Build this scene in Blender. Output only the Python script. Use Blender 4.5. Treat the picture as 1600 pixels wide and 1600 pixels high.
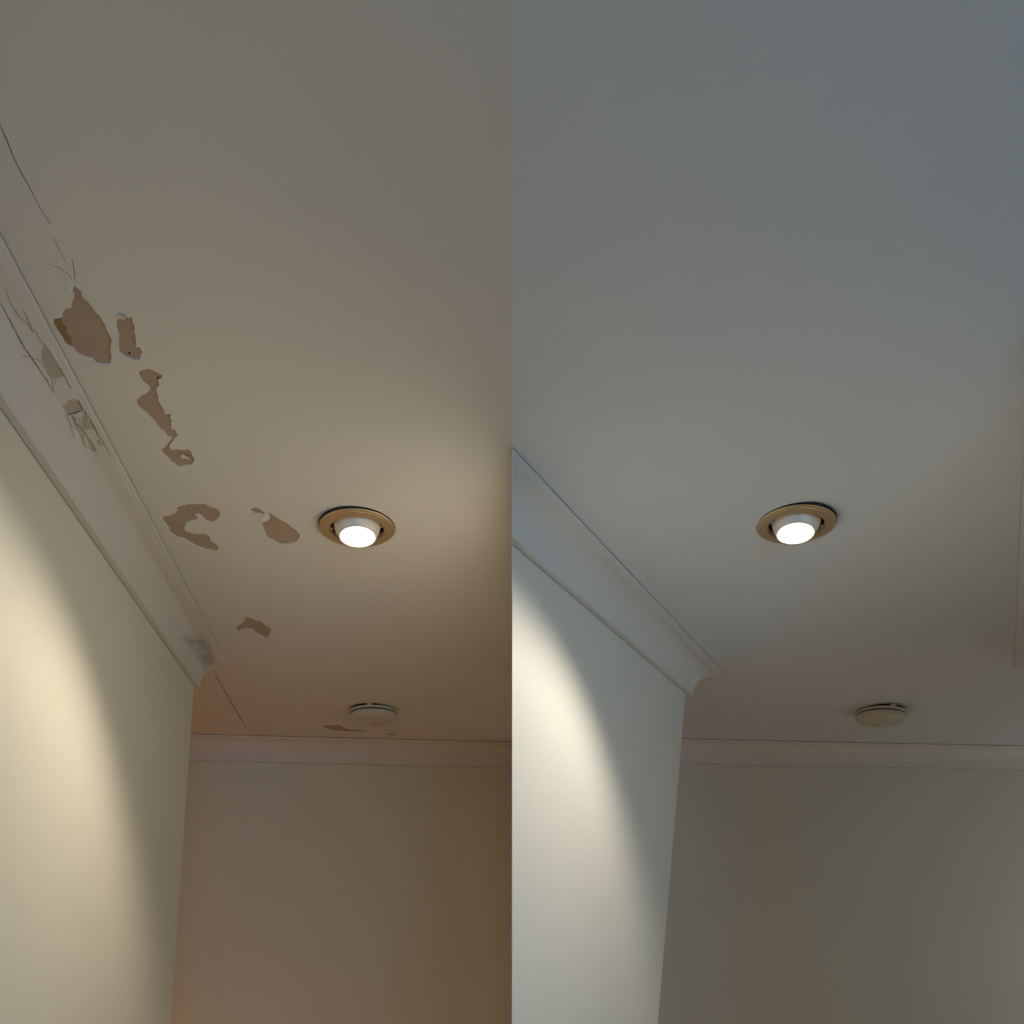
import bpy, bmesh, math, random
from mathutils import Vector, Matrix
from mathutils.geometry import delaunay_2d_cdt
from mathutils.bvhtree import BVHTree

random.seed(7)
scene = bpy.context.scene
COL = scene.collection
for o in list(bpy.data.objects):
    bpy.data.objects.remove(o)

# ------------------------------------------------------------------ camera
F = 1300.0          # focal length, pixels of a 1600 frame
HZ = 1485.0         # image row of the eye-level line (level camera, rising front)
EYE = 1.5
CEIL = 2.4
H = CEIL - EYE
cam_d = bpy.data.cameras.new('camera')
cam = bpy.data.objects.new('camera', cam_d)
COL.objects.link(cam)
cam.location = (0, 0, EYE)
cam.rotation_euler = (math.pi / 2, 0, 0)
cam_d.sensor_width = 36
cam_d.lens = 36 * F / 1600
cam_d.shift_y = (HZ - 800) / 1600
cam_d.clip_start = 0.02
scene.camera = cam

# ------------------------------------------------------------------ world, daylight, exposure
world = bpy.data.worlds.new('world')
scene.world = world
world.use_nodes = True
world.node_tree.nodes['Background'].inputs[0].default_value = (0.50, 0.62, 0.80, 1)
world.node_tree.nodes['Background'].inputs[1].default_value = 0.02
DAY_W, DAY_COL = 33.0, (0.33, 0.65, 1.0)
DAY2_W, DAY2_COL = 3.0, (0.94, 1.0, 0.98)
# daylight that falls through the window in the wall behind the camera
day = bpy.data.lights.new('daylight', 'AREA')
day.shape = 'RECTANGLE'
day.size, day.size_y = 1.7, 1.25
day.energy = DAY_W
day.color = DAY_COL
day_o = bpy.data.objects.new('daylight', day)
COL.objects.link(day_o)
day_o.location = (1.4, -2.62, 1.45)
day_o.rotation_euler = (math.pi / 2, 0, 0)
# daylight through the window at the right end of the cross passage
day2 = bpy.data.lights.new('passage_daylight', 'AREA')
day2.shape = 'RECTANGLE'
day2.size, day2.size_y = 0.9, 1.2
day2.energy = DAY2_W
day2.color = DAY2_COL
day2_o = bpy.data.objects.new('passage_daylight', day2)
COL.objects.link(day2_o)
day2_o.location = (3.39, 3.22, 1.35)
day2_o.rotation_euler = (math.pi / 2, 0, math.pi / 2)
LAMP_W = 30.0
LAMP_COL = (1.0, 0.895, 0.757)
PASS_W = 160.0

vs = scene.view_settings
vs.view_transform = 'Standard'
vs.look = 'None'
vs.exposure = 0.0
vs.gamma = 1.0
vs.use_curve_mapping = False

# ------------------------------------------------------------------ helpers
def lin(r, g, b):
    f = lambda c: (c / 255) / 12.92 if c / 255 <= 0.04045 else ((c / 255 + 0.055) / 1.055) ** 2.4
    return (f(r), f(g), f(b), 1)

def mat(name, col, rough=0.6, metal=0.0, var=0.04, scale=9.0, bump=0.0, bscale=260.0, spec=0.3):
    m = bpy.data.materials.new(name)
    m.use_nodes = True
    nt = m.node_tree
    b = nt.nodes['Principled BSDF']
    b.inputs['Roughness'].default_value = rough
    b.inputs['Metallic'].default_value = metal
    b.inputs['Specular IOR Level'].default_value = spec
    tc = nt.nodes.new('ShaderNodeTexCoord')
    n = nt.nodes.new('ShaderNodeTexNoise')
    n.inputs['Scale'].default_value = scale
    n.inputs['Detail'].default_value = 5
    nt.links.new(tc.outputs['Object'], n.inputs['Vector'])
    mx = nt.nodes.new('ShaderNodeMix')
    mx.data_type = 'RGBA'
    mx.inputs[6].default_value = tuple(c * (1 - var) for c in col[:3]) + (1,)
    mx.inputs[7].default_value = tuple(min(1, c * (1 + var)) for c in col[:3]) + (1,)
    nt.links.new(n.outputs['Fac'], mx.inputs[0])
    nt.links.new(mx.outputs[2], b.inputs['Base Color'])
    if bump:
        n2 = nt.nodes.new('ShaderNodeTexNoise')
        n2.inputs['Scale'].default_value = bscale
        n2.inputs['Detail'].default_value = 2
        nt.links.new(tc.outputs['Object'], n2.inputs['Vector'])
        bp = nt.nodes.new('ShaderNodeBump')
        bp.inputs['Strength'].default_value = bump
        bp.inputs['Distance'].default_value = 0.002
        nt.links.new(n2.outputs['Fac'], bp.inputs['Height'])
        nt.links.new(bp.outputs['Normal'], b.inputs['Normal'])
    return m

def emit_mat(name, col, strength):
    m = bpy.data.materials.new(name)
    m.use_nodes = True
    b = m.node_tree.nodes['Principled BSDF']
    b.inputs['Base Color'].default_value = (0.9, 0.9, 0.88, 1)
    b.inputs['Emission Color'].default_value = col
    b.inputs['Emission Strength'].default_value = strength
    return m

def smudge_mat(name, col, strength):
    """thin film of grime: density fades to the rim of its own patch and breaks up in noise"""
    m = bpy.data.materials.new(name)
    m.use_nodes = True
    nt = m.node_tree
    out = nt.nodes['Material Output']
    b = nt.nodes['Principled BSDF']
    b.inputs['Base Color'].default_value = col
    b.inputs['Roughness'].default_value = 0.8
    tr = nt.nodes.new('ShaderNodeBsdfTransparent')
    mixs = nt.nodes.new('ShaderNodeMixShader')
    at = nt.nodes.new('ShaderNodeAttribute')
    at.attribute_name = 'grime_amount'
    tc = nt.nodes.new('ShaderNodeTexCoord')
    n = nt.nodes.new('ShaderNodeTexNoise')
    n.inputs['Scale'].default_value = 28
    n.inputs['Detail'].default_value = 5
    nt.links.new(tc.outputs['Object'], n.inputs['Vector'])
    mr = nt.nodes.new('ShaderNodeMapRange')
    mr.inputs[1].default_value = 0.15
    mr.inputs[2].default_value = 0.75
    nt.links.new(n.outputs['Fac'], mr.inputs[0])
    mu = nt.nodes.new('ShaderNodeMath'); mu.operation = 'MULTIPLY'
    nt.links.new(at.outputs['Fac'], mu.inputs[0])
    nt.links.new(mr.outputs[0], mu.inputs[1])
    m2 = nt.nodes.new('ShaderNodeMath'); m2.operation = 'MULTIPLY'
    m2.inputs[1].default_value = strength
    nt.links.new(mu.outputs[0], m2.inputs[0])
    nt.links.new(m2.outputs[0], mixs.inputs[0])
    nt.links.new(tr.outputs[0], mixs.inputs[1])
    nt.links.new(b.outputs[0], mixs.inputs[2])
    nt.links.new(mixs.outputs[0], out.inputs['Surface'])
    return m

def obj(name, verts, faces, material, parent=None, smooth=False):
    me = bpy.data.meshes.new(name)
    me.from_pydata([tuple(v) for v in verts], [], faces)
    me.validate()
    me.update()
    if material: me.materials.append(material)
    if smooth:
        for p in me.polygons: p.use_smooth = True
    o = bpy.data.objects.new(name, me)
    COL.objects.link(o)
    if parent: o.parent = parent
    return o

def tag(o, label=None, cat=None, group=None, kind=None):
    if label: o['label'] = label
    if cat: o['category'] = cat
    if group: o['group'] = group
    if kind: o['kind'] = kind
    return o

def auto_smooth(o, ang=35):
    for p in o.data.polygons: p.use_smooth = True
    bm = bmesh.new(); bm.from_mesh(o.data)
    for e in bm.edges:
        e.smooth = not (len(e.link_faces) == 2 and e.calc_face_angle(0) > math.radians(ang))
    bm.to_mesh(o.data); bm.free()

def recalc(o):
    bm = bmesh.new(); bm.from_mesh(o.data)
    bmesh.ops.remove_doubles(bm, verts=bm.verts, dist=1e-5)
    bmesh.ops.recalc_face_normals(bm, faces=bm.faces)
    bm.to_mesh(o.data); bm.free()

def boxes(bs):
    v, f = [], []
    for (x0, x1, y0, y1, z0, z1) in bs:
        n = len(v)
        v += [(x, y, z) for z in (z0, z1) for (x, y) in ((x0, y0), (x1, y0), (x1, y1), (x0, y1))]
        f += [tuple(n + i for i in q) for q in ((0, 3, 2, 1), (4, 5, 6, 7), (0, 1, 5, 4), (1, 2, 6, 5), (2, 3, 7, 6), (3, 0, 4, 7))]
    return v, f

def on_ceiling(px, py):
    y = F * H / (HZ - py)
    return Vector(((px - 800) / F * y, y))

def lathe(prof, seg=64, M=None, close=False):
    """prof: (r, z) list -> verts, faces around z"""
    vs_, fs = [], []
    n = len(prof)
    for k in range(seg):
        a = 2 * math.pi * k / seg
        for r, z in prof:
            v = Vector((r * math.cos(a), r * math.sin(a), z))
            vs_.append(M @ v if M else v)
    for k in range(seg):
        k2 = (k + 1) % seg
        for i in range(n - 1 if not close else n):
            j = (i + 1) % n
            fs.append((k * n + i, k2 * n + i, k2 * n + j, k * n + j))
    return vs_, fs

def lathe_obj(name, prof, material, parent, seg=64, M=None, close=False, ang=35):
    v, f = lathe(prof, seg, M, close)
    o = obj(name, v, f, material, parent)
    recalc(o)
    auto_smooth(o, ang)
    return o

# ------------------------------------------------------------------ materials
M = {}
M['ceil_old'] = mat('aged cream ceiling paint', (0.78, 0.735, 0.67, 1), 0.65, var=0.02, scale=3, bump=0.10)
M['ceil_new'] = mat('fresh white ceiling paint', (0.76, 0.785, 0.81, 1), 0.65, var=0.012, scale=3, bump=0.08)
M['wall_old'] = mat('cream wall paint', (0.80, 0.755, 0.62, 1), 0.6, var=0.015, scale=3, bump=0.10)
M['wall_new'] = mat('pale grey wall paint', (0.77, 0.755, 0.69, 1), 0.6, var=0.012, scale=3, bump=0.08)
M['trim_old'] = mat('aged cornice paint', (0.77, 0.725, 0.66, 1), 0.5, var=0.02, scale=6)
M['trim_new'] = mat('fresh cornice paint', (0.78, 0.76, 0.725, 1), 0.5, var=0.01, scale=6)
M['plaster'] = mat('bare brown plaster', (0.48, 0.36, 0.265, 1), 0.9, var=0.10, scale=14, bump=0.25, bscale=120, spec=0.1)
M['stain'] = mat('rusty water stain', (0.36, 0.22, 0.09, 1), 0.9, var=0.2, scale=20, spec=0.1)
M['crack'] = mat('dark crack', (0.24, 0.20, 0.17, 1), 0.95, var=0.1, spec=0.05)
M['crack_soft'] = mat('fine paint crack', (0.42, 0.37, 0.32, 1), 0.95, var=0.1, spec=0.05)
M['bare_trim'] = mat('bare cornice plaster', (0.56, 0.46, 0.385, 1), 0.9, var=0.08, scale=30, spec=0.1)
M['hole'] = mat('nail hole', (0.015, 0.012, 0.01, 1), 0.9, var=0.0)
M['grime'] = smudge_mat('grey grime', (0.14, 0.12, 0.09, 1), 0.34)
M['brass'] = mat('antique brass', (0.66, 0.49, 0.29, 1), 0.45, 0.75, var=0.10, scale=30, spec=0.5)
M['shadow_ring'] = mat('black gasket', (0.02, 0.017, 0.015, 1), 0.7, var=0.0)
M['can'] = mat('dark lamp housing', (0.06, 0.045, 0.035, 1), 0.6, 0.3, var=0.1)
M['ball'] = mat('satin nickel eyeball', (0.92, 0.82, 0.73, 1), 0.5, 0.25, var=0.05, scale=40, spec=0.5)
M['lens'] = emit_mat('lit lamp face', (1.0, 0.93, 0.82, 1), 14.0)
M['alarm'] = mat('ivory plastic', (0.66, 0.61, 0.51, 1), 0.45, var=0.02, spec=0.4)
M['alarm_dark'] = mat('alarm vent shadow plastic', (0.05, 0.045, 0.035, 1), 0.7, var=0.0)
M['timber'] = mat('warm timber floor', (0.62, 0.43, 0.26, 1), 0.45, var=0.2, scale=5)
M['low_bounce'] = mat('dark slate', (0.12, 0.13, 0.15, 1), 0.5, var=0.2, scale=6)  # unseen lobby floor, darkened to cut warm bounce onto the near ceiling
M['frame'] = mat('white window frame', (0.75, 0.75, 0.74, 1), 0.5, var=0.01)
gl = bpy.data.materials.new('window glass'); gl.use_nodes = True
gb = gl.node_tree.nodes['Principled BSDF']
gb.inputs['Transmission Weight'].default_value = 1.0
gb.inputs['Roughness'].default_value = 0.0
gb.inputs['IOR'].default_value = 1.05
M['glass'] = gl

# ------------------------------------------------------------------ plan of the place (x right, y away from the camera)
LIP = H - 0.09                       # cornice foot above eye level
mL, cL = (592 - 800) / F, -0.5661    # left hallway wall   x = mL*y + cL
mR, cR = (1538 - 800) / F, -0.9419   # centre wall         x = mR*y + cR
mS, cS = (1565 - 800) / F, 0.1450    # right wall          x = mS*y + cS
LEAN_L, LEAN_R = 0.0686, 0.084       # the old walls are out of plumb
yL = 2.546; CL = Vector((mL * yL + cL, yL))
yR = 2.622; CR = Vector((mR * yR + cR, yR))
yS = 2.555; CS = Vector((mS * yS + cS, yS))
BL0, BL1 = Vector((-2.8, 3.40)), Vector((0.0, 3.68))
BR0, BR1 = Vector((0.0, 3.555)), Vector((3.4, 3.82))
Y0 = -2.6                            # wall behind the camera
XL, XR = -2.0, 2.4                   # side walls of the lobby the camera stands in

def wall_panel(pts_top, pts_bot):
    """vertical (or leaning) panels between a polyline at cornice level and one at the floor"""
    v, f = [], []
    for (tx, ty), (bx, by) in zip(pts_top, pts_bot):
        v += [(tx, ty, CEIL), (tx, ty, EYE + LIP), (bx, by, 0)]
    for i in range(len(pts_top) - 1):
        a, b = 3 * i, 3 * i + 3
        f += [(a, a + 1, b + 1, b), (a + 1, a + 2, b + 2, b + 1)]
    return v, f

FULL = EYE + LIP
# left hallway wall: lobby return, hallway face, corner, cross-passage return
top = [(XL, -0.5), (mL * -0.5 + cL, -0.5), tuple(CL), (-2.8, 2.50)]
d = LEAN_L * FULL
bot = [(XL, -0.5), (mL * -0.5 + cL - d, -0.5), (CL.x - d, CL.y), (-2.8, 2.50)]
wl = obj('wall_left', *wall_panel(top, bot), M['wall_old'])
tag(wl, 'cream hallway wall lit by the downlight, under the cracked cornice', 'wall', kind='structure')
# wedge-shaped wall between both hallways
d = LEAN_R * FULL
yn_t = -cR / mR
yn_b = (-cR + d) / mR
top = [(0, 2.60), (0, yn_t), tuple(CR), (0, 2.60)]
bot = [(0, 2.60), (0, yn_b), (CR.x - d, CR.y), (0, 2.60)]
wc = obj('wall_centre', *wall_panel(top, bot), M['wall_new'])
tag(wc, 'pale freshly painted hallway wall with a diagonal edge of lamplight', 'wall', kind='structure')
# thin edge-on fin added to keep the right lamp's spill off the left wall
v, f = boxes([(-.0006, .0006, 1.50, yn_b + .02, 0, CEIL)])
obj('spill_fin', v, f, M['wall_new'], wc)
# right wall stub and lobby right side
top = [(XR, 0.6), (mS * 1.25 + cS, 1.25), tuple(CS), (3.4, 2.62)]
wr = obj('wall_right', *wall_panel(top, top), M['wall_new'])
tag(wr, 'pale wall at the far right under the plain cornice', 'wall', kind='structure')
t = [tuple(BL0), tuple(BL1)]
wb = obj('wall_back', *wall_panel(t, t), M['wall_old'])
tag(wb, 'dim beige end wall behind the water-stained ceiling', 'wall', kind='structure')
t = [tuple(BL1), tuple(BR0), tuple(BR1)]
wb2 = obj('wall_back', *wall_panel(t, t), M['wall_new'])
tag(wb2, 'dim grey end wall behind the freshly painted ceiling', 'wall', kind='structure')
for pts, m_, lab in (
        ([(-2.8, 2.50), (-2.8, 3.40)], 'wall_old', 'cream wall closing the cross passage on the left'),
        ([(3.4, 2.62), (3.4, 3.82)], 'wall_new', 'pale wall closing the cross passage on the right'),
        ([(XL, Y0), (XL, -0.5)], 'wall_old', 'cream side wall of the lobby beside the camera'),
        ([(XR, Y0), (XR, 0.6)], 'wall_new', 'pale side wall of the lobby beside the camera')):
    w = obj('wall_side', *wall_panel(pts, pts), M[m_])
    tag(w, lab, 'wall', kind='structure')

# wall behind the camera with its window opening
wx0, wx1, wz0, wz1 = 0.5, 2.3, 0.80, 2.10
def quad_y(x0, x1, z0, z1, y):
    return [(x0, y, z0), (x1, y, z0), (x1, y, z1), (x0, y, z1)]
v, f = [], []
for a in ((XL, wx0, 0, CEIL), (wx1, XR, 0, CEIL), (wx0, wx1, 0, wz0), (wx0, wx1, wz1, CEIL)):
    f.append(tuple(range(len(v), len(v) + 4))); v += quad_y(*a, Y0)
wf = obj('wall_front', v, f, M['wall_new'])
tag(wf, 'wall with the daylight window behind the camera', 'wall', kind='structure')
win = bpy.data.objects.new('window_1', None); COL.objects.link(win)
win.location = ((wx0 + wx1) / 2, Y0, wz0)
tag(win, 'white framed window behind the camera', 'window', kind='structure')
hw, hh = (wx1 - wx0) / 2, wz1 - wz0
obj('window_frame', *boxes([(-hw, -hw + .05, -.06, .02, 0, hh), (hw - .05, hw, -.06, .02, 0, hh),
    (-hw + .05, hw - .05, -.06, .02, 0, .05), (-hw + .05, hw - .05, -.06, .02, hh - .05, hh),
    (-.02, .02, -.05, .01, .05, hh - .05)]), M['frame'], win)
obj('window_sill', *boxes([(-hw - .04, hw + .04, -.06, .10, -.03, 0)]), M['frame'], win)

win2 = bpy.data.objects.new('window_2', None); COL.objects.link(win2)
win2.location = (3.4, 3.22, 0.72)
win2.rotation_euler = (0, 0, math.pi / 2)
tag(win2, 'white framed window at the right end of the cross passage', 'window', kind='structure')
obj('window_frame', *boxes([(-.50, -.45, -.04, .03, 0, 1.3), (.45, .50, -.04, .03, 0, 1.3), (-.45, .45, -.04, .03, 0, .05), (-.45, .45, -.04, .03, 1.25, 1.3)]), M['frame'], win2)
fl2 = obj('floor', [(-3, Y0, 0), (3.6, Y0, 0), (3.6, .7, 0), (-3, .7, 0)], [(0, 1, 2, 3)], M['low_bounce'])
tag(fl2, 'unseen lobby floor, made dark to cut warm bounce', 'floor', kind='structure')
fl = obj('floor', [(-3, .7, 0), (3.6, .7, 0), (3.6, 4, 0), (-3, 4, 0)], [(0, 1, 2, 3)], M['timber'])
tag(fl, 'warm brown timber floor', 'floor', kind='structure')

# ------------------------------------------------------------------ ceilings
Z2 = lambda ox, oy, s, pts: [(ox + a / s, oy + b / s) for a, b in pts]
patches = []   # (pixel outline, part label)
zA = lambda p: Z2(50, 420, 5.3333, p)
zD = lambda p: Z2(220, 760, 5.7143, p)
zG = lambda p: Z2(440, 1050, 4.4444, p)
patches.append(zA([(345,130),(375,160),(415,190),(420,235),(470,280),(520,350),(575,410),(605,460),(630,520),(650,565),(665,600),(655,640),(655,700),(660,750),(655,790),(600,795),(535,785),(510,745),(450,735),(400,715),(365,690),(345,660),(300,640),(270,615),(265,590),(230,540),(185,465),(180,440),(190,415),(245,408),(255,365),(280,335),(330,325),(335,285),(350,250),(355,215),(340,185)]))
patches.append(zA([(735,405),(835,405),(838,450),(858,495),(850,530),(862,570),(870,620),(870,655),(900,655),(920,695),(905,720),(895,765),(850,765),(820,745),(780,735),(740,705),(725,660),(722,600),(725,540),(710,500),(705,460),(712,425)]))
patches.append(zA([(885,860),(930,842),(985,835),(1010,850),(1050,870),(1085,890),(1080,915),(1050,925),(1065,965),(1045,990),(1035,1020),(1055,1060),(1050,1100),(1090,1160),(1110,1215),(1150,1205),(1158,1225),(1145,1245),(1165,1260),(1155,1330),(1195,1345),(1220,1390),(1195,1405),(1172,1440),(1145,1480),(1160,1510),(1220,1505),(1312,1509),(1333,1547),(1355,1584),(1339,1632),(1280,1637),(1227,1648),(1163,1611),(1109,1557),(1070,1510),(1105,1488),(1135,1455),(1172,1408),(1130,1395),(1110,1360),(1075,1340),(1020,1270),(970,1215),(910,1170),(880,1140),(872,1090),(910,1060),(960,1035),(985,1010),(980,985),(950,960),(920,930),(900,895)]))
patches.append(zD([(360,175),(430,160),(580,158),(620,185),(670,195),(712,230),(700,275),(675,300),(635,320),(590,310),(560,285),(540,260),(515,250),(480,255),(510,275),(500,300),(440,310),(400,325),(388,360),(395,395),(430,410),(490,425),(580,425),(615,450),(620,485),(660,510),(698,545),(675,575),(610,570),(540,550),(480,525),(430,495),(380,465),(330,455),(290,425),(255,395),(260,370),(230,340),(205,310),(195,285),(215,265),(265,262),(300,245),(335,215),(305,195)]))
patches.append(zD([(1130,235),(1160,240),(1200,270),(1250,300),(1300,325),(1350,365),(1395,400),(1418,440),(1400,490),(1360,505),(1310,515),(1250,518),(1200,490),(1130,455),(1110,410),(1090,360),(1090,318),(1130,315),(1155,285),(1140,255)]))
patches.append(zD([(975,220),(1000,195),(1035,190),(1070,205),(1110,240),(1090,250),(1030,240)]))
patches.append(zD([(940,1165),(985,1175),(1030,1200),(1075,1205),(1120,1245),(1165,1275),(1150,1320),(1125,1355),(1080,1335),(1020,1300),(1000,1275),(940,1275),(895,1280),(885,1295),(860,1295),(860,1245),(905,1225)]))
patches.append(zG([(283,370),(355,372),(390,365),(425,375),(430,390),(480,398),(585,405),(575,412),(430,412),(360,405),(310,390)]))
patches.append(zG([(715,430),(800,430),(800,438),(745,440)]))
plabels = ['largest bare brown patch, nearest the cornice', 'narrow bare patch beside the largest one', 'long ragged chain of bare plaster',
           'hook-shaped bare patch', 'teardrop bare patch beside the downlight', 'small flake-sized bare patch', 'arched bare patch further back',
           'thin bare strip beside the smoke alarm', 'short bare sliver by the end cornice']

def ragged(pts, amp, sub=3):
    """fine irregularity along a torn paint edge (world units)"""
    out = []
    n = len(pts)
    for i in range(n):
        a, b = pts[i], pts[(i + 1) % n]
        L = (b - a).length
        out.append(a)
        k = min(sub, int(L / 0.006))
        nrm = Vector((-(b - a).y, (b - a).x)).normalized() if L > 0 else Vector((0, 0))
        for j in range(1, k + 1):
            out.append(a.lerp(b, j / (k + 1)) + nrm * random.uniform(-amp, amp))
    return out

def strip(pts, w0, w1=None):
    """closed outline of a thin crack along a world polyline, tapering at both ends"""
    n = len(pts); L, R_ = [], []
    for i, p in enumerate(pts):
        t = pts[min(i + 1, n - 1)] - pts[max(i - 1, 0)]
        nrm = Vector((-t.y, t.x)).normalized()
        u = i / (n - 1)
        w = w0 * (0.35 + 0.65 * math.sin(math.pi * min(1, max(0, 0.12 + 0.76 * u)))) * random.uniform(0.75, 1.2) / 2
        L.append(p + nrm * w); R_.append(p - nrm * w)
    return L + R_[::-1]

def densify(pts, step, wob):
    out = [pts[0]]
    for a, b in zip(pts, pts[1:]):
        k = max(1, int((b - a).length / step))
        for j in range(1, k + 1):
            p = a.lerp(b, j / k)
            if j < k: p = p + Vector((random.uniform(-wob, wob), random.uniform(-wob, wob)))
            out.append(p)
    return out

cracks_px = [
    ([(-12,168),(0,195),(10,218),(22,248),(33,270),(47,295),(60,320),(78,350)], .0017),
    ([(84,371),(90,385),(97,398),(105,414)], .0010),
    ([(76,412),(95,420),(108,430),(115,441)], .0014),
    ([(113,406),(116,424),(117,437)], .0010),
    ([(336,1053.5),(350,1078),(365,1104),(376,1123),(384,1137)], .0035),
    ([(303,1147),(316,1147.4),(331,1148)], .006),
]
cracks = [(strip(densify([on_ceiling(*p) for p in pts], .02, .0006), w)) for pts, w in cracks_px]
holesP = [ragged([on_ceiling(*p) for p in pt], .0009) for pt in patches]

def circle(c, r, n=48):
    return [c + Vector((r * math.cos(2 * math.pi * k / n), r * math.sin(2 * math.pi * k / n))) for k in range(n)]

LA = on_ceiling(558, 822)   # downlight centres
LB = on_ceiling(1244, 816)

def ccw(loop):
    loop = [Vector(p) for p in loop]
    n = len(loop)
    a = sum(loop[i].x * loop[(i + 1) % n].y - loop[(i + 1) % n].x * loop[i].y for i in range(n))
    return loop if a > 0 else loop[::-1]

def plate(outer, holes, z, thick, name, material, parent=None):
    """sheet with real holes; the rims of the holes have depth"""
    verts, faces = [], []
    for loop in [ccw(outer)] + [ccw(h_) for h_ in holes]:
        faces.append(list(range(len(verts), len(verts) + len(loop))))
        verts += [Vector((p[0], p[1])) for p in loop]
    ov, oe, of, _, _, orig = delaunay_2d_cdt(verts, [], faces, 1, 1e-6)
    keep = [f_ for f_, g in zip(of, orig) if list(g) == [0]]
    vs_ = [(p.x, p.y, z) for p in ov]
    fs = [tuple(f_) for f_ in keep]
    for loop in holes:
        n0 = len(vs_); n = len(loop)
        vs_ += [(p[0], p[1], z) for p in loop] + [(p[0], p[1], z + thick) for p in loop]
        fs += [(n0 + i, n0 + (i + 1) % n, n0 + n + (i + 1) % n, n0 + n + i) for i in range(n)]
    return obj(name, vs_, fs, material, parent)

T = 0.0020
c1 = plate([(-3, Y0), (0, Y0), (0, 4), (-3, 4)], holesP + cracks + [circle(LA, .062), circle(Vector((-1.72, 2.95)), .062)], CEIL, T, 'ceiling', M['ceil_old'])
tag(c1, 'aged cream ceiling with peeling paint, bare brown patches and cracks', 'ceiling', kind='structure')
c2 = plate([(0, Y0), (3.6, Y0), (3.6, 4), (0, 4)], [circle(LB, .062)], CEIL, T, 'ceiling', M['ceil_new'])
tag(c2, 'smooth freshly painted cool white ceiling', 'ceiling', kind='structure')
for c, x0, x1 in ((c1, -3.05, 0), (c2, 0, 3.65)):
    obj('light_block_board', *boxes([(x0, x1, Y0 - .05, 4.05, CEIL + .16, CEIL + .18)]), M['timber'], c)  # unseen board added above the ceiling to stop light leaking in

def backing(loop, z, name, material, parent, grow=.004):
    """sheet behind a hole: the outline grown outwards a little, tucked above the paint layer"""
    n = len(loop)
    area = sum(loop[i].x * loop[(i + 1) % n].y - loop[(i + 1) % n].x * loop[i].y for i in range(n))
    s = 1 if area > 0 else -1
    ov, oe, of, _, _, orig = delaunay_2d_cdt(ccw(loop), [], [list(range(n))], 1, 1e-6)
    vs_ = [(p.x, p.y, z) for p in ov]; fs = [tuple(f_) for f_ in of]
    n0 = len(vs_)
    ring = []
    for i in range(n):
        t = loop[(i + 1) % n] - loop[i - 1]
        nrm = Vector((t.y, -t.x)) * s
        nrm = nrm.normalized() if nrm.length > 0 else nrm
        ring.append(loop[i] + nrm * grow)
    vs_ += [(p.x, p.y, z) for p in loop] + [(p.x, p.y, z) for p in ring]
    fs += [(n0 + i, n0 + (i + 1) % n, n0 + n + (i + 1) % n, n0 + n + i) for i in range(n)]
    return obj(name, vs_, fs, material, parent)

pat_objs = []
for lp, lab in zip(holesP, plabels):
    o = backing(lp, CEIL + T, 'bare_plaster_patch', M['plaster'], c1)
    o['label'] = lab
    pat_objs.append(o)
for lp in cracks:
    o = backing(lp, CEIL + T, 'crack', M['crack'], c1)
# rusty stain and nail holes inside the bare patches (thin films on the plaster)
def decal(px_pts, z, name, material, parent, rag=.0):
    pts = [on_ceiling(*p) for p in px_pts]
    if rag: pts = ragged(pts, rag)
    n = len(pts)
    ov, oe, of, _, _, _ = delaunay_2d_cdt(ccw(pts), [], [list(range(n))], 1, 1e-6)
    v = [(p.x, p.y, z) for p in ov] + [(p.x, p.y, z + .0006) for p in ov]
    m_ = len(ov)
    f = [tuple(q) for q in of] + [tuple(m_ + i for i in reversed(q)) for q in of]
    return obj(name, v, f, material, parent)
o = decal(zA([(192,422),(242,414),(250,470),(285,500),(282,545),(320,575),(328,640),(300,632),(276,608),(270,585),(236,535),(192,462)]), CEIL + T - .0006, 'water_stain', M['stain'], pat_objs[0], .0006)
o['label'] = 'rusty orange stain'
for k, (hx, hy) in ((1, (202.3, 553.2)), (2, (247.2, 592.2))):
    r = 1.7
    decal([(hx + r * math.cos(a) * .8, hy + r * math.sin(a) * 1.2) for a in [i * math.pi / 4 for i in range(8)]],
          CEIL + T - .0007, 'nail_hole', M['hole'], pat_objs[k])
# loose curls of paint at the torn edges
def flake(px, py, ang, L, W, curl):
    c = on_ceiling(px, py); v, f = [], []
    for i in range(5):
        u = i / 4; w = W * (1 - u) ** .7 * .5
        z = CEIL - .0004 - curl * u * u
        d_ = Vector((math.cos(ang), math.sin(ang))); n_ = Vector((-d_.y, d_.x))
        for s in (-1, 1):
            p = c + d_ * L * u + n_ * (w * s + .001 * u)
            v.append((p.x, p.y, z))
    f = [(2 * i, 2 * i + 1, 2 * i + 3, 2 * i + 2) for i in range(4)]
    o = obj('paint_flake', v, f, M['ceil_old'], c1)
    md = o.modifiers.new('thickness', 'SOLIDIFY'); md.thickness = .0006
for a in ((113,438,2.2,.02,.010,.006), (188,497,-.9,.014,.012,.006), (283,712,.4,.016,.014,.003), 
          (418,806,2.4,.02,.014,.006), (408,803,3.0,.02,.01,.004)):
    flake(*a)

# ------------------------------------------------------------------ cornices
def cove(p, d):
    pts = [(.0016, d - .006), (.0016, d), (.0145, d), (.0160, d - .001), (.0165, d - .007)]
    cx, cy = p - .010, d - .007
    rx, ry = cx - .0170, cy - .011
    for k in range(1, 14):
        a = math.pi / 2 * k / 14
        pts.append((cx - rx * math.cos(a), cy - ry * math.sin(a)))
    pts += [(p - .010, .0105), (p - .0092, .0075), (p - .003, .0068), (p - .0008, .0058), (p, .0045), (p, .0018), (p - .006, .0018)]
    return pts

def unit(v): return v.normalized()

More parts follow.
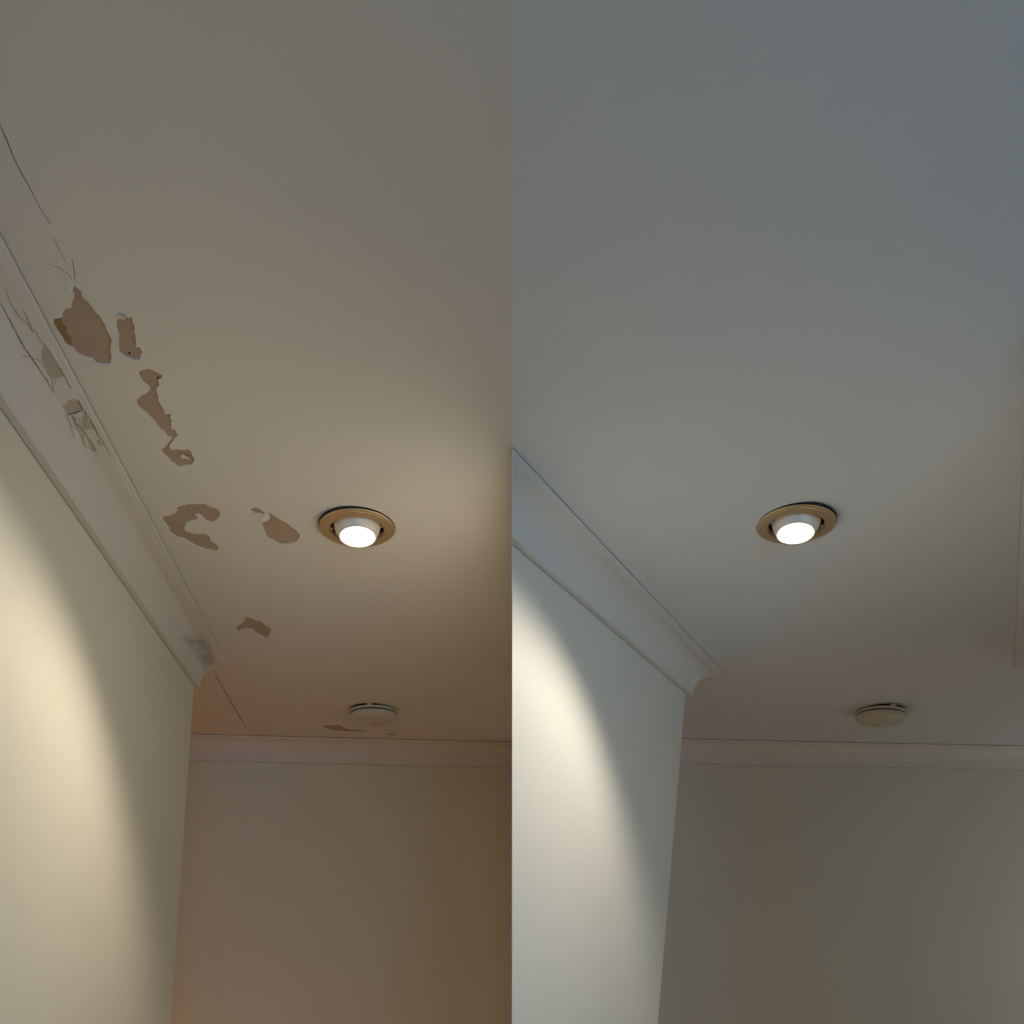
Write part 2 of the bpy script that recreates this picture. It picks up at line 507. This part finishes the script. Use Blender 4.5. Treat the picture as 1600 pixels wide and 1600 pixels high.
def sweep(prof, runs):
    """runs: list of 2-D wall points; room side is to the right of travel; mitred at inner points.
    ends: cut square, or along a given direction"""
    (pts, cut0, cut1) = runs
    n = len(pts)
    dirs = [unit(pts[i + 1] - pts[i]) for i in range(n - 1)]
    nr = [Vector((d_.y, -d_.x)) for d_ in dirs]
    verts, faces = [], []
    for i in range(n):
        for (u, v_) in prof:
            if i == 0 or i == n - 1:
                dd, nn = (dirs[0], nr[0]) if i == 0 else (dirs[-1], nr[-1])
                base = pts[i] + nn * u
                cut = cut0 if i == 0 else cut1
                if cut is not None:       # slide along dd until on the line through pts[i] with direction cut
                    cn = Vector((-cut.y, cut.x))
                    base = base - dd * ((base - pts[i]).dot(cn) / dd.dot(cn))
            else:
                a, b = nr[i - 1], nr[i]
                bis = (a + b) / (1 + a.dot(b))
                base = pts[i] + bis * u
            verts.append((base.x, base.y, CEIL - v_))
    m_ = len(prof)
    for i in range(n - 1):
        for j in range(m_ - 1):
            faces.append((i * m_ + j, i * m_ + j + 1, (i + 1) * m_ + j + 1, (i + 1) * m_ + j))
    return verts, faces

def cornice(name, p, d, pts, m_, label, cut0=None, cut1=None):
    v, f = sweep(cove(p, d), ([Vector(q) for q in pts], cut0, cut1))
    o = obj(name, v, f, m_)
    recalc(o)
    # make sure the faces look into the room (down)
    if sum(pl.normal.z * pl.area for pl in o.data.polygons) > 0:
        o.data.flip_normals()
    auto_smooth(o, 28)
    tag(o, label, 'cornice', kind='structure')
    return o

yax = Vector((0, 1))
t1 = cornice('trim_1', .09, .09, [(mL * -.5 + cL, -.5), tuple(CL), (-2.8, 2.50)], M['trim_old'], 'cracked plaster cove cornice along the cream hallway wall')
t2 = cornice('trim_2', .09, .093, [tuple(BL0), tuple(BL1)], M['trim_old'], 'plaster cove cornice on the dim beige end wall', None, yax)
t3 = cornice('trim_3', .085, .09, [(0, yn_t), tuple(CR), (0, 2.60)], M['trim_new'], 'smooth repainted cove cornice beside the right-hand downlight', yax, yax)
t4 = cornice('trim_4', .075, .09, [tuple(BR0), tuple(BR1)], M['trim_new'], 'repainted cove cornice on the dim grey end wall', yax, None)
t5 = cornice('trim_5', .09, .09, [(3.4, 2.62), tuple(CS), (mS * 1.25 + cS, 1.25), (XR, 0.6)], M['trim_new'], 'repainted cornice edge at the far right of the ceiling')

# damage on the left cornice: found on its real surface, laid on as thin relief
def bvh_of(o):
    return BVHTree.FromPolygons([v.co.copy() for v in o.data.vertices], [tuple(p.vertices) for p in o.data.polygons])
bv = bvh_of(t1)
ORG = Vector((0, 0, EYE))
def hit(px, py):
    d_ = Vector(((px - 800) / F, 1, (HZ - py) / F)).normalized()
    loc, nrm, idx, dist = bv.ray_cast(ORG, d_)
    if loc is None: return None
    if nrm.dot(d_) > 0: nrm = -nrm
    return loc, nrm

def relief_line(pts_px, wpx, material, lift=.0005, wob=.5, name='crack'):
    pts = [Vector(p) for p in pts_px]
    pts = densify(pts, 4, wob)
    loop = strip(pts, wpx)
    n = len(pts)
    hs = [hit(*p) for p in loop]
    if any(h is None for h in hs):
        print('miss', name, pts_px[0]); return
    v = [h[0] + h[1] * lift for h in hs]
    f = [(i, i + 1, 2 * n - 2 - i, 2 * n - 1 - i) for i in range(n - 1)]
    o = obj(name, v, f, material, t1)
    return o

def relief_patch(pts_px, material, name, lift=.0004, label=None, fade=False, step=4):
    loop = ccw(pts_px)
    n = len(loop)
    if not fade:
        dl = []
        for i in range(n):
            a, b = loop[i], loop[(i + 1) % n]
            dl.append(a); dl.append(a.lerp(b, .5) + Vector((random.uniform(-.9, .9), random.uniform(-.9, .9))))
        loop = dl; n = len(loop)
    xs = [p.x for p in loop]; ys = [p.y for p in loop]
    def inside(q):
        c = False
        for i in range(n):
            a, b = loop[i], loop[i - 1]
            if (a.y > q.y) != (b.y > q.y) and q.x < (b.x - a.x) * (q.y - a.y) / (b.y - a.y) + a.x: c = not c
        return c
    def edge(q):
        best = 1e9
        for i in range(n):
            a, b = loop[i], loop[i - 1]
            t = max(0, min(1, (q - a).dot(b - a) / max(1e-9, (b - a).length_squared)))
            best = min(best, (q - a.lerp(b, t)).length)
        return best
    pts = list(loop)
    x = min(xs)
    while x < max(xs):
        y = min(ys)
        while y < max(ys):
            q = Vector((x, y))
            if inside(q) and edge(q) > step * .4: pts.append(q)
            y += step
        x += step
    ov, oe, of, _, _, _ = delaunay_2d_cdt(pts, [], [list(range(n))], 1, 1e-5)
    hs = [hit(*p) for p in ov]
    keep = [tuple(q) for q in of if all(hs[i] is not None for i in q)]
    v = [(h[0] + h[1] * lift) if h else Vector((0, 0, 0)) for h in hs]
    used = sorted({i for q in keep for i in q}); remap = {i: k for k, i in enumerate(used)}
    o = obj(name, [v[i] for i in used], [tuple(remap[i] for i in q) for q in keep], material, t1)
    if fade:
        at = o.data.attributes.new('grime_amount', 'FLOAT', 'POINT')
        for k, i in enumerate(used):
            at.data[k].value = min(1, edge(Vector(ov[i])) / fade)
    if label: o['label'] = label
    return o

for pp in ([(70,537),(80,555),(88,568),(98,581),(99,588),(90,590),(80,591),(72,580),(66,565),(65,547)],
           [(112,624),(122,626),(128,639),(120,642),(110,643),(104,639),(105,628)],
           [(128,650),(137,649),(146,662),(145,670),(135,671),(128,668)],
           [(152,686),(159,686),(163,694),(159,697),(152,694)],
           [(137,686),(146,692),(152,704),(146,706),(139,698)]):
    relief_patch(pp, M['bare_trim'], 'bare_plaster_patch', label='bare pinkish brown patch of the cornice')
cr = [([(0,472),(12,495),(27,523),(38,543),(50,560),(60,575),(70,590),(78,603),(84,614)], 1.6, 'crack'),
      ([(9,450),(13,463),(18,477),(30,495),(42,505),(51,518)], 1.4, 'crack_soft'),
      ([(36,483),(41,494),(47,506),(52,518)], 1.6, 'crack_soft'),
      ([(53,512),(58,520),(63,533),(69,538)], 1.4, 'crack_soft'),
      ([(69,536),(76,548),(82,557),(89,569),(96,579),(102,590),(111,606)], 2.4, 'crack_soft'),
      ([(122,625),(128,637),(134,647),(141,657)], 2.4, 'crack'),
      ([(141,657),(147,668),(152,679),(158,687)], 2.0, 'crack'),
      ([(161,692),(166,701),(172,711)], 1.8, 'crack_soft'),
      ([(100,632),(108,645),(115,656),(120,668),(128,683),(134,697)], 1.6, 'crack_soft'),
      ([(113,648),(119,660),(128,670),(136,682),(144,694),(150,706)], 2.2, 'crack_soft'),
      ([(104,648),(110,646),(120,644),(128,641)], 2.0, 'crack'),
      ([(82,592),(82,602),(85,610)], 1.2, 'crack_soft'), ([(86,593),(86,601)], 1.0, 'crack_soft'),
      ([(33,557),(46,557),(58,562),(66,568)], 1.3, 'crack_soft'),
      ([(34,532),(37,545)], 1.0, 'crack_soft'), ([(97,630),(103,643),(106,655),(111,668)], 1.0, 'crack_soft'),
      ([(108,655),(113,668),(112,676),(118,684)], 1.0, 'crack_soft'), ([(124,668),(131,680),(128,690),(133,698)], 1.0, 'crack_soft'),
      ([(115,652),(124,655),(126,664)], 1.2, 'crack_soft'), ([(118,662),(126,669)], 1.4, 'crack_soft'),
      # by the corner
      ([(288,999),(296,1001),(304,1002),(318,1000)], 1.2, 'crack_soft'), ([(306,1006),(313,1006),(321,1003)], 1.4, 'crack_soft'),
      ([(304,1028),(307,1025),(311,1027),(309,1031),(305,1031)], 1.0, 'crack_soft'),
      ([(319,1025),(326,1027),(334,1026)], 1.4, 'crack_soft'), ([(320,1033),(327,1036),(335,1034)], 1.6, 'crack_soft'),
      ([(312,1039),(318,1041),(321,1046)], 1.2, 'crack_soft'), ([(281,1003),(284,996),(290,991)], 1.0, 'crack_soft')]
for pts, w, m_ in cr:
    relief_line(pts, w, M[m_])
relief_patch([(284,1000),(292,990),(306,993),(322,994),(330,1006),(338,1022),(338,1034),(330,1050),(322,1056),(314,1046),(306,1030),(296,1016)], M['grime'], 'grime_smudge', lift=.0003, label='grey grime at the end of the cornice', fade=9, step=3)

# ------------------------------------------------------------------ eyeball downlights
def downlight(c, tilt_dir, tilt, half, label, power, colour=LAMP_COL, roll=0.0, ball_tilt=None, blend=.3):
    root = bpy.data.objects.new('eyeball_downlight', None); COL.objects.link(root)
    root.location = (c.x, c.y, CEIL)
    tag(root, label, 'downlight', 'brass eyeball downlights')
    R = .0795
    drop = abs(math.sin(roll)) * R * .55
    root.location.z -= drop
    root.rotation_euler = (0, roll, 0)
    lathe_obj('shadow_ring', [(R + .0010, drop * .9 + .0005), (R + .0010, -.0022), (R - .006, -.0022), (R - .006, drop * .9 + .0005)], M['shadow_ring'], root, close=True)  # black ring: the shadow gap behind the flange, put in as dark colour
    lathe_obj('flange', [(R, -.0022), (R + .0002, -.0036), (R - .002, -.0052), (R - .006, -.0056), (.066, -.0072), (.0605, -.0085), (.0575, -.0080), (.0565, -.0060), (.0565, .004), (.060, .004), (.066, -.0022)], M['brass'], root, close=True)
    # bead on the flange
    lathe_obj('flange_bead', [(R - .0075 + .0011 * math.cos(a), -.0058 + .0011 * math.sin(a)) for a in [k * math.pi / 4 for k in range(8)]], M['brass'], root, close=True)
    lathe_obj('housing', [(.0565, .002), (.0565, .11), (.0001, .11)], M['can'], root)
    ax = Vector((math.sin(tilt) * tilt_dir[0], math.sin(tilt) * tilt_dir[1], -math.cos(tilt)))   # beam
    beam = ax
    ax = Vector((ball_tilt[0], ball_tilt[1], -1)).normalized() if ball_tilt else ax                 # eyeball
    q = Vector((0, 0, -1)).rotation_difference(ax).to_matrix().to_4x4()
    cz = Vector((0, 0, .0105))
    Mx = Matrix.Translation(cz) @ q
    rb = .0500; ra = .0385
    th0 = math.asin(ra / rb)
    prof = []
    for k in range(0, 19):
        th = th0 + (math.radians(125) - th0) * k / 18
        prof.append((rb * math.sin(th), -rb * math.cos(th)))
    zc = -rb * math.cos(th0)
    prof = [(ra - .003, zc + .006), (ra - .0028, zc - .0002), (ra - .001, zc - .0012)] + prof
    ball = lathe_obj('eyeball', prof, M['ball'], root, M=Mx, ang=50)
    lathe_obj('rim', [(ra - .0005 + .0016 * math.cos(a), zc - .0006 + .0016 * math.sin(a)) for a in [k * math.pi / 4 for k in range(8)]], M['ball'], ball, M=Mx, close=True)
    lens = lathe_obj('lamp_face', [(ra - .0050, zc + .0028), (ra * .75, zc + .0006), (ra * .4, zc - .0018), (.0001, zc - .0024)], M['lens'], root, M=Mx, ang=80)
    # pivot screws of the eyeball
    for s in (-1, 1):
        v, f = lathe([(.0001, 0), (.0032, 0), (.0032, .004), (.0001, .004)], 12, Matrix.Translation((s * .0545, -.006, -.0042)) @ Matrix.Rotation(-s * math.pi / 2, 4, 'Y'))
        o = obj('pivot_screw', v, f, M['brass'], root); recalc(o)
    L = bpy.data.lights.new('lamp_beam', 'SPOT')
    L.energy = power; L.color = colour
    L.spot_size = 2 * half; L.spot_blend = blend; L.shadow_soft_size = .034
    lo = bpy.data.objects.new('lamp_beam', L); COL.objects.link(lo)
    lo.parent = root
    lo.location = cz + ax * (-zc + .008)
    lo.rotation_euler = Vector((0, 0, -1)).rotation_difference(beam).to_euler()
    return root

def unit2(x, y):
    l = math.hypot(x, y); return (x / l, y / l)
downlight(LA, unit2(.06, -.33), math.radians(20), math.radians(70), 'brass eyeball downlight in the peeling ceiling, beside a teardrop bare patch', LAMP_W * 1.1, roll=math.radians(-2.4), ball_tilt=(.02, -.09), blend=.45)
downlight(LB, unit2(-.145, -.33), math.radians(20), math.radians(69), 'brass eyeball downlight in the smooth repainted ceiling', LAMP_W * 1.08, roll=math.radians(3.6), ball_tilt=(-.03, -.09), blend=.4)

# the same fitting further along the cross passage, round the corner of the cream wall
LC = Vector((-1.72, 2.95))
downlight(LC, (0, -1), 0.0, math.radians(24), 'brass eyeball downlight round the corner in the cross passage', PASS_W, (1.0, 0.50, 0.14), blend=.6)

# ------------------------------------------------------------------ smoke alarms
def smoke_alarm(c, rot, label):
    root = bpy.data.objects.new('smoke_alarm', None); COL.objects.link(root)
    root.location = (c.x, c.y, CEIL - .08 * abs(math.sin(rot))); root.rotation_euler = (0, rot, 0)
    tag(root, label, 'smoke alarm', 'round ceiling smoke alarms')
    R = .090
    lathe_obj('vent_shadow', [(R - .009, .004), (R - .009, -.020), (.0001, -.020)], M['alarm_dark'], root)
    # mounting plate, a ring interrupted by two key slots
    lathe_obj('mounting_plate', [(R - .010, -.0045), (R, -.0045), (R + .0005, -.0105), (R - .002, -.0120), (R - .010, -.0120)], M['alarm'], root, close=True)
    lathe_obj('body', [(R - .012, -.0170), (R - .003, -.0170), (R - .002, -.026), (R - .006, -.034), (R - .018, -.0385), (.030, -.0405), (.0001, -.0408)], M['alarm'], root, ang=50)
    # spacers between ceiling, plate and body
    for a, zt, zb in ((272, 0, -.005), (70, 0, -.018), (110, 0, -.018)):
        t = math.radians(a)
        v, f = boxes([(-.009, .009, -.0075, .004, zb, zt + .004)])
        Mx = Matrix.Rotation(t, 4, 'Z') @ Matrix.Translation((R - .006, 0, 0)) @ Matrix.Rotation(math.pi / 2, 4, 'Z')
        obj('spacer', [Mx @ Vector(p) for p in v], f, M['alarm'], root)
    b = lathe_obj('test_button', [(.010, -.0390), (.010, -.0420), (.008, -.0428), (.0001, -.0430)], M['alarm'], root, seg=24)
    b.location = (.0, -.012, 0)
    l = lathe_obj('indicator_light', [(.0030, -.040), (.0030, -.0416), (.0001, -.0420)], M['alarm_dark'], root, seg=12)
    l.location = (.004, .022, 0)
    return root
smoke_alarm(on_ceiling(582, 1109), math.radians(-2.2), 'round ivory smoke alarm beside the thin bare strip of the peeling ceiling')
smoke_alarm(on_ceiling(1377.5, 1109), math.radians(5.5), 'round ivory smoke alarm on the smooth repainted ceiling')
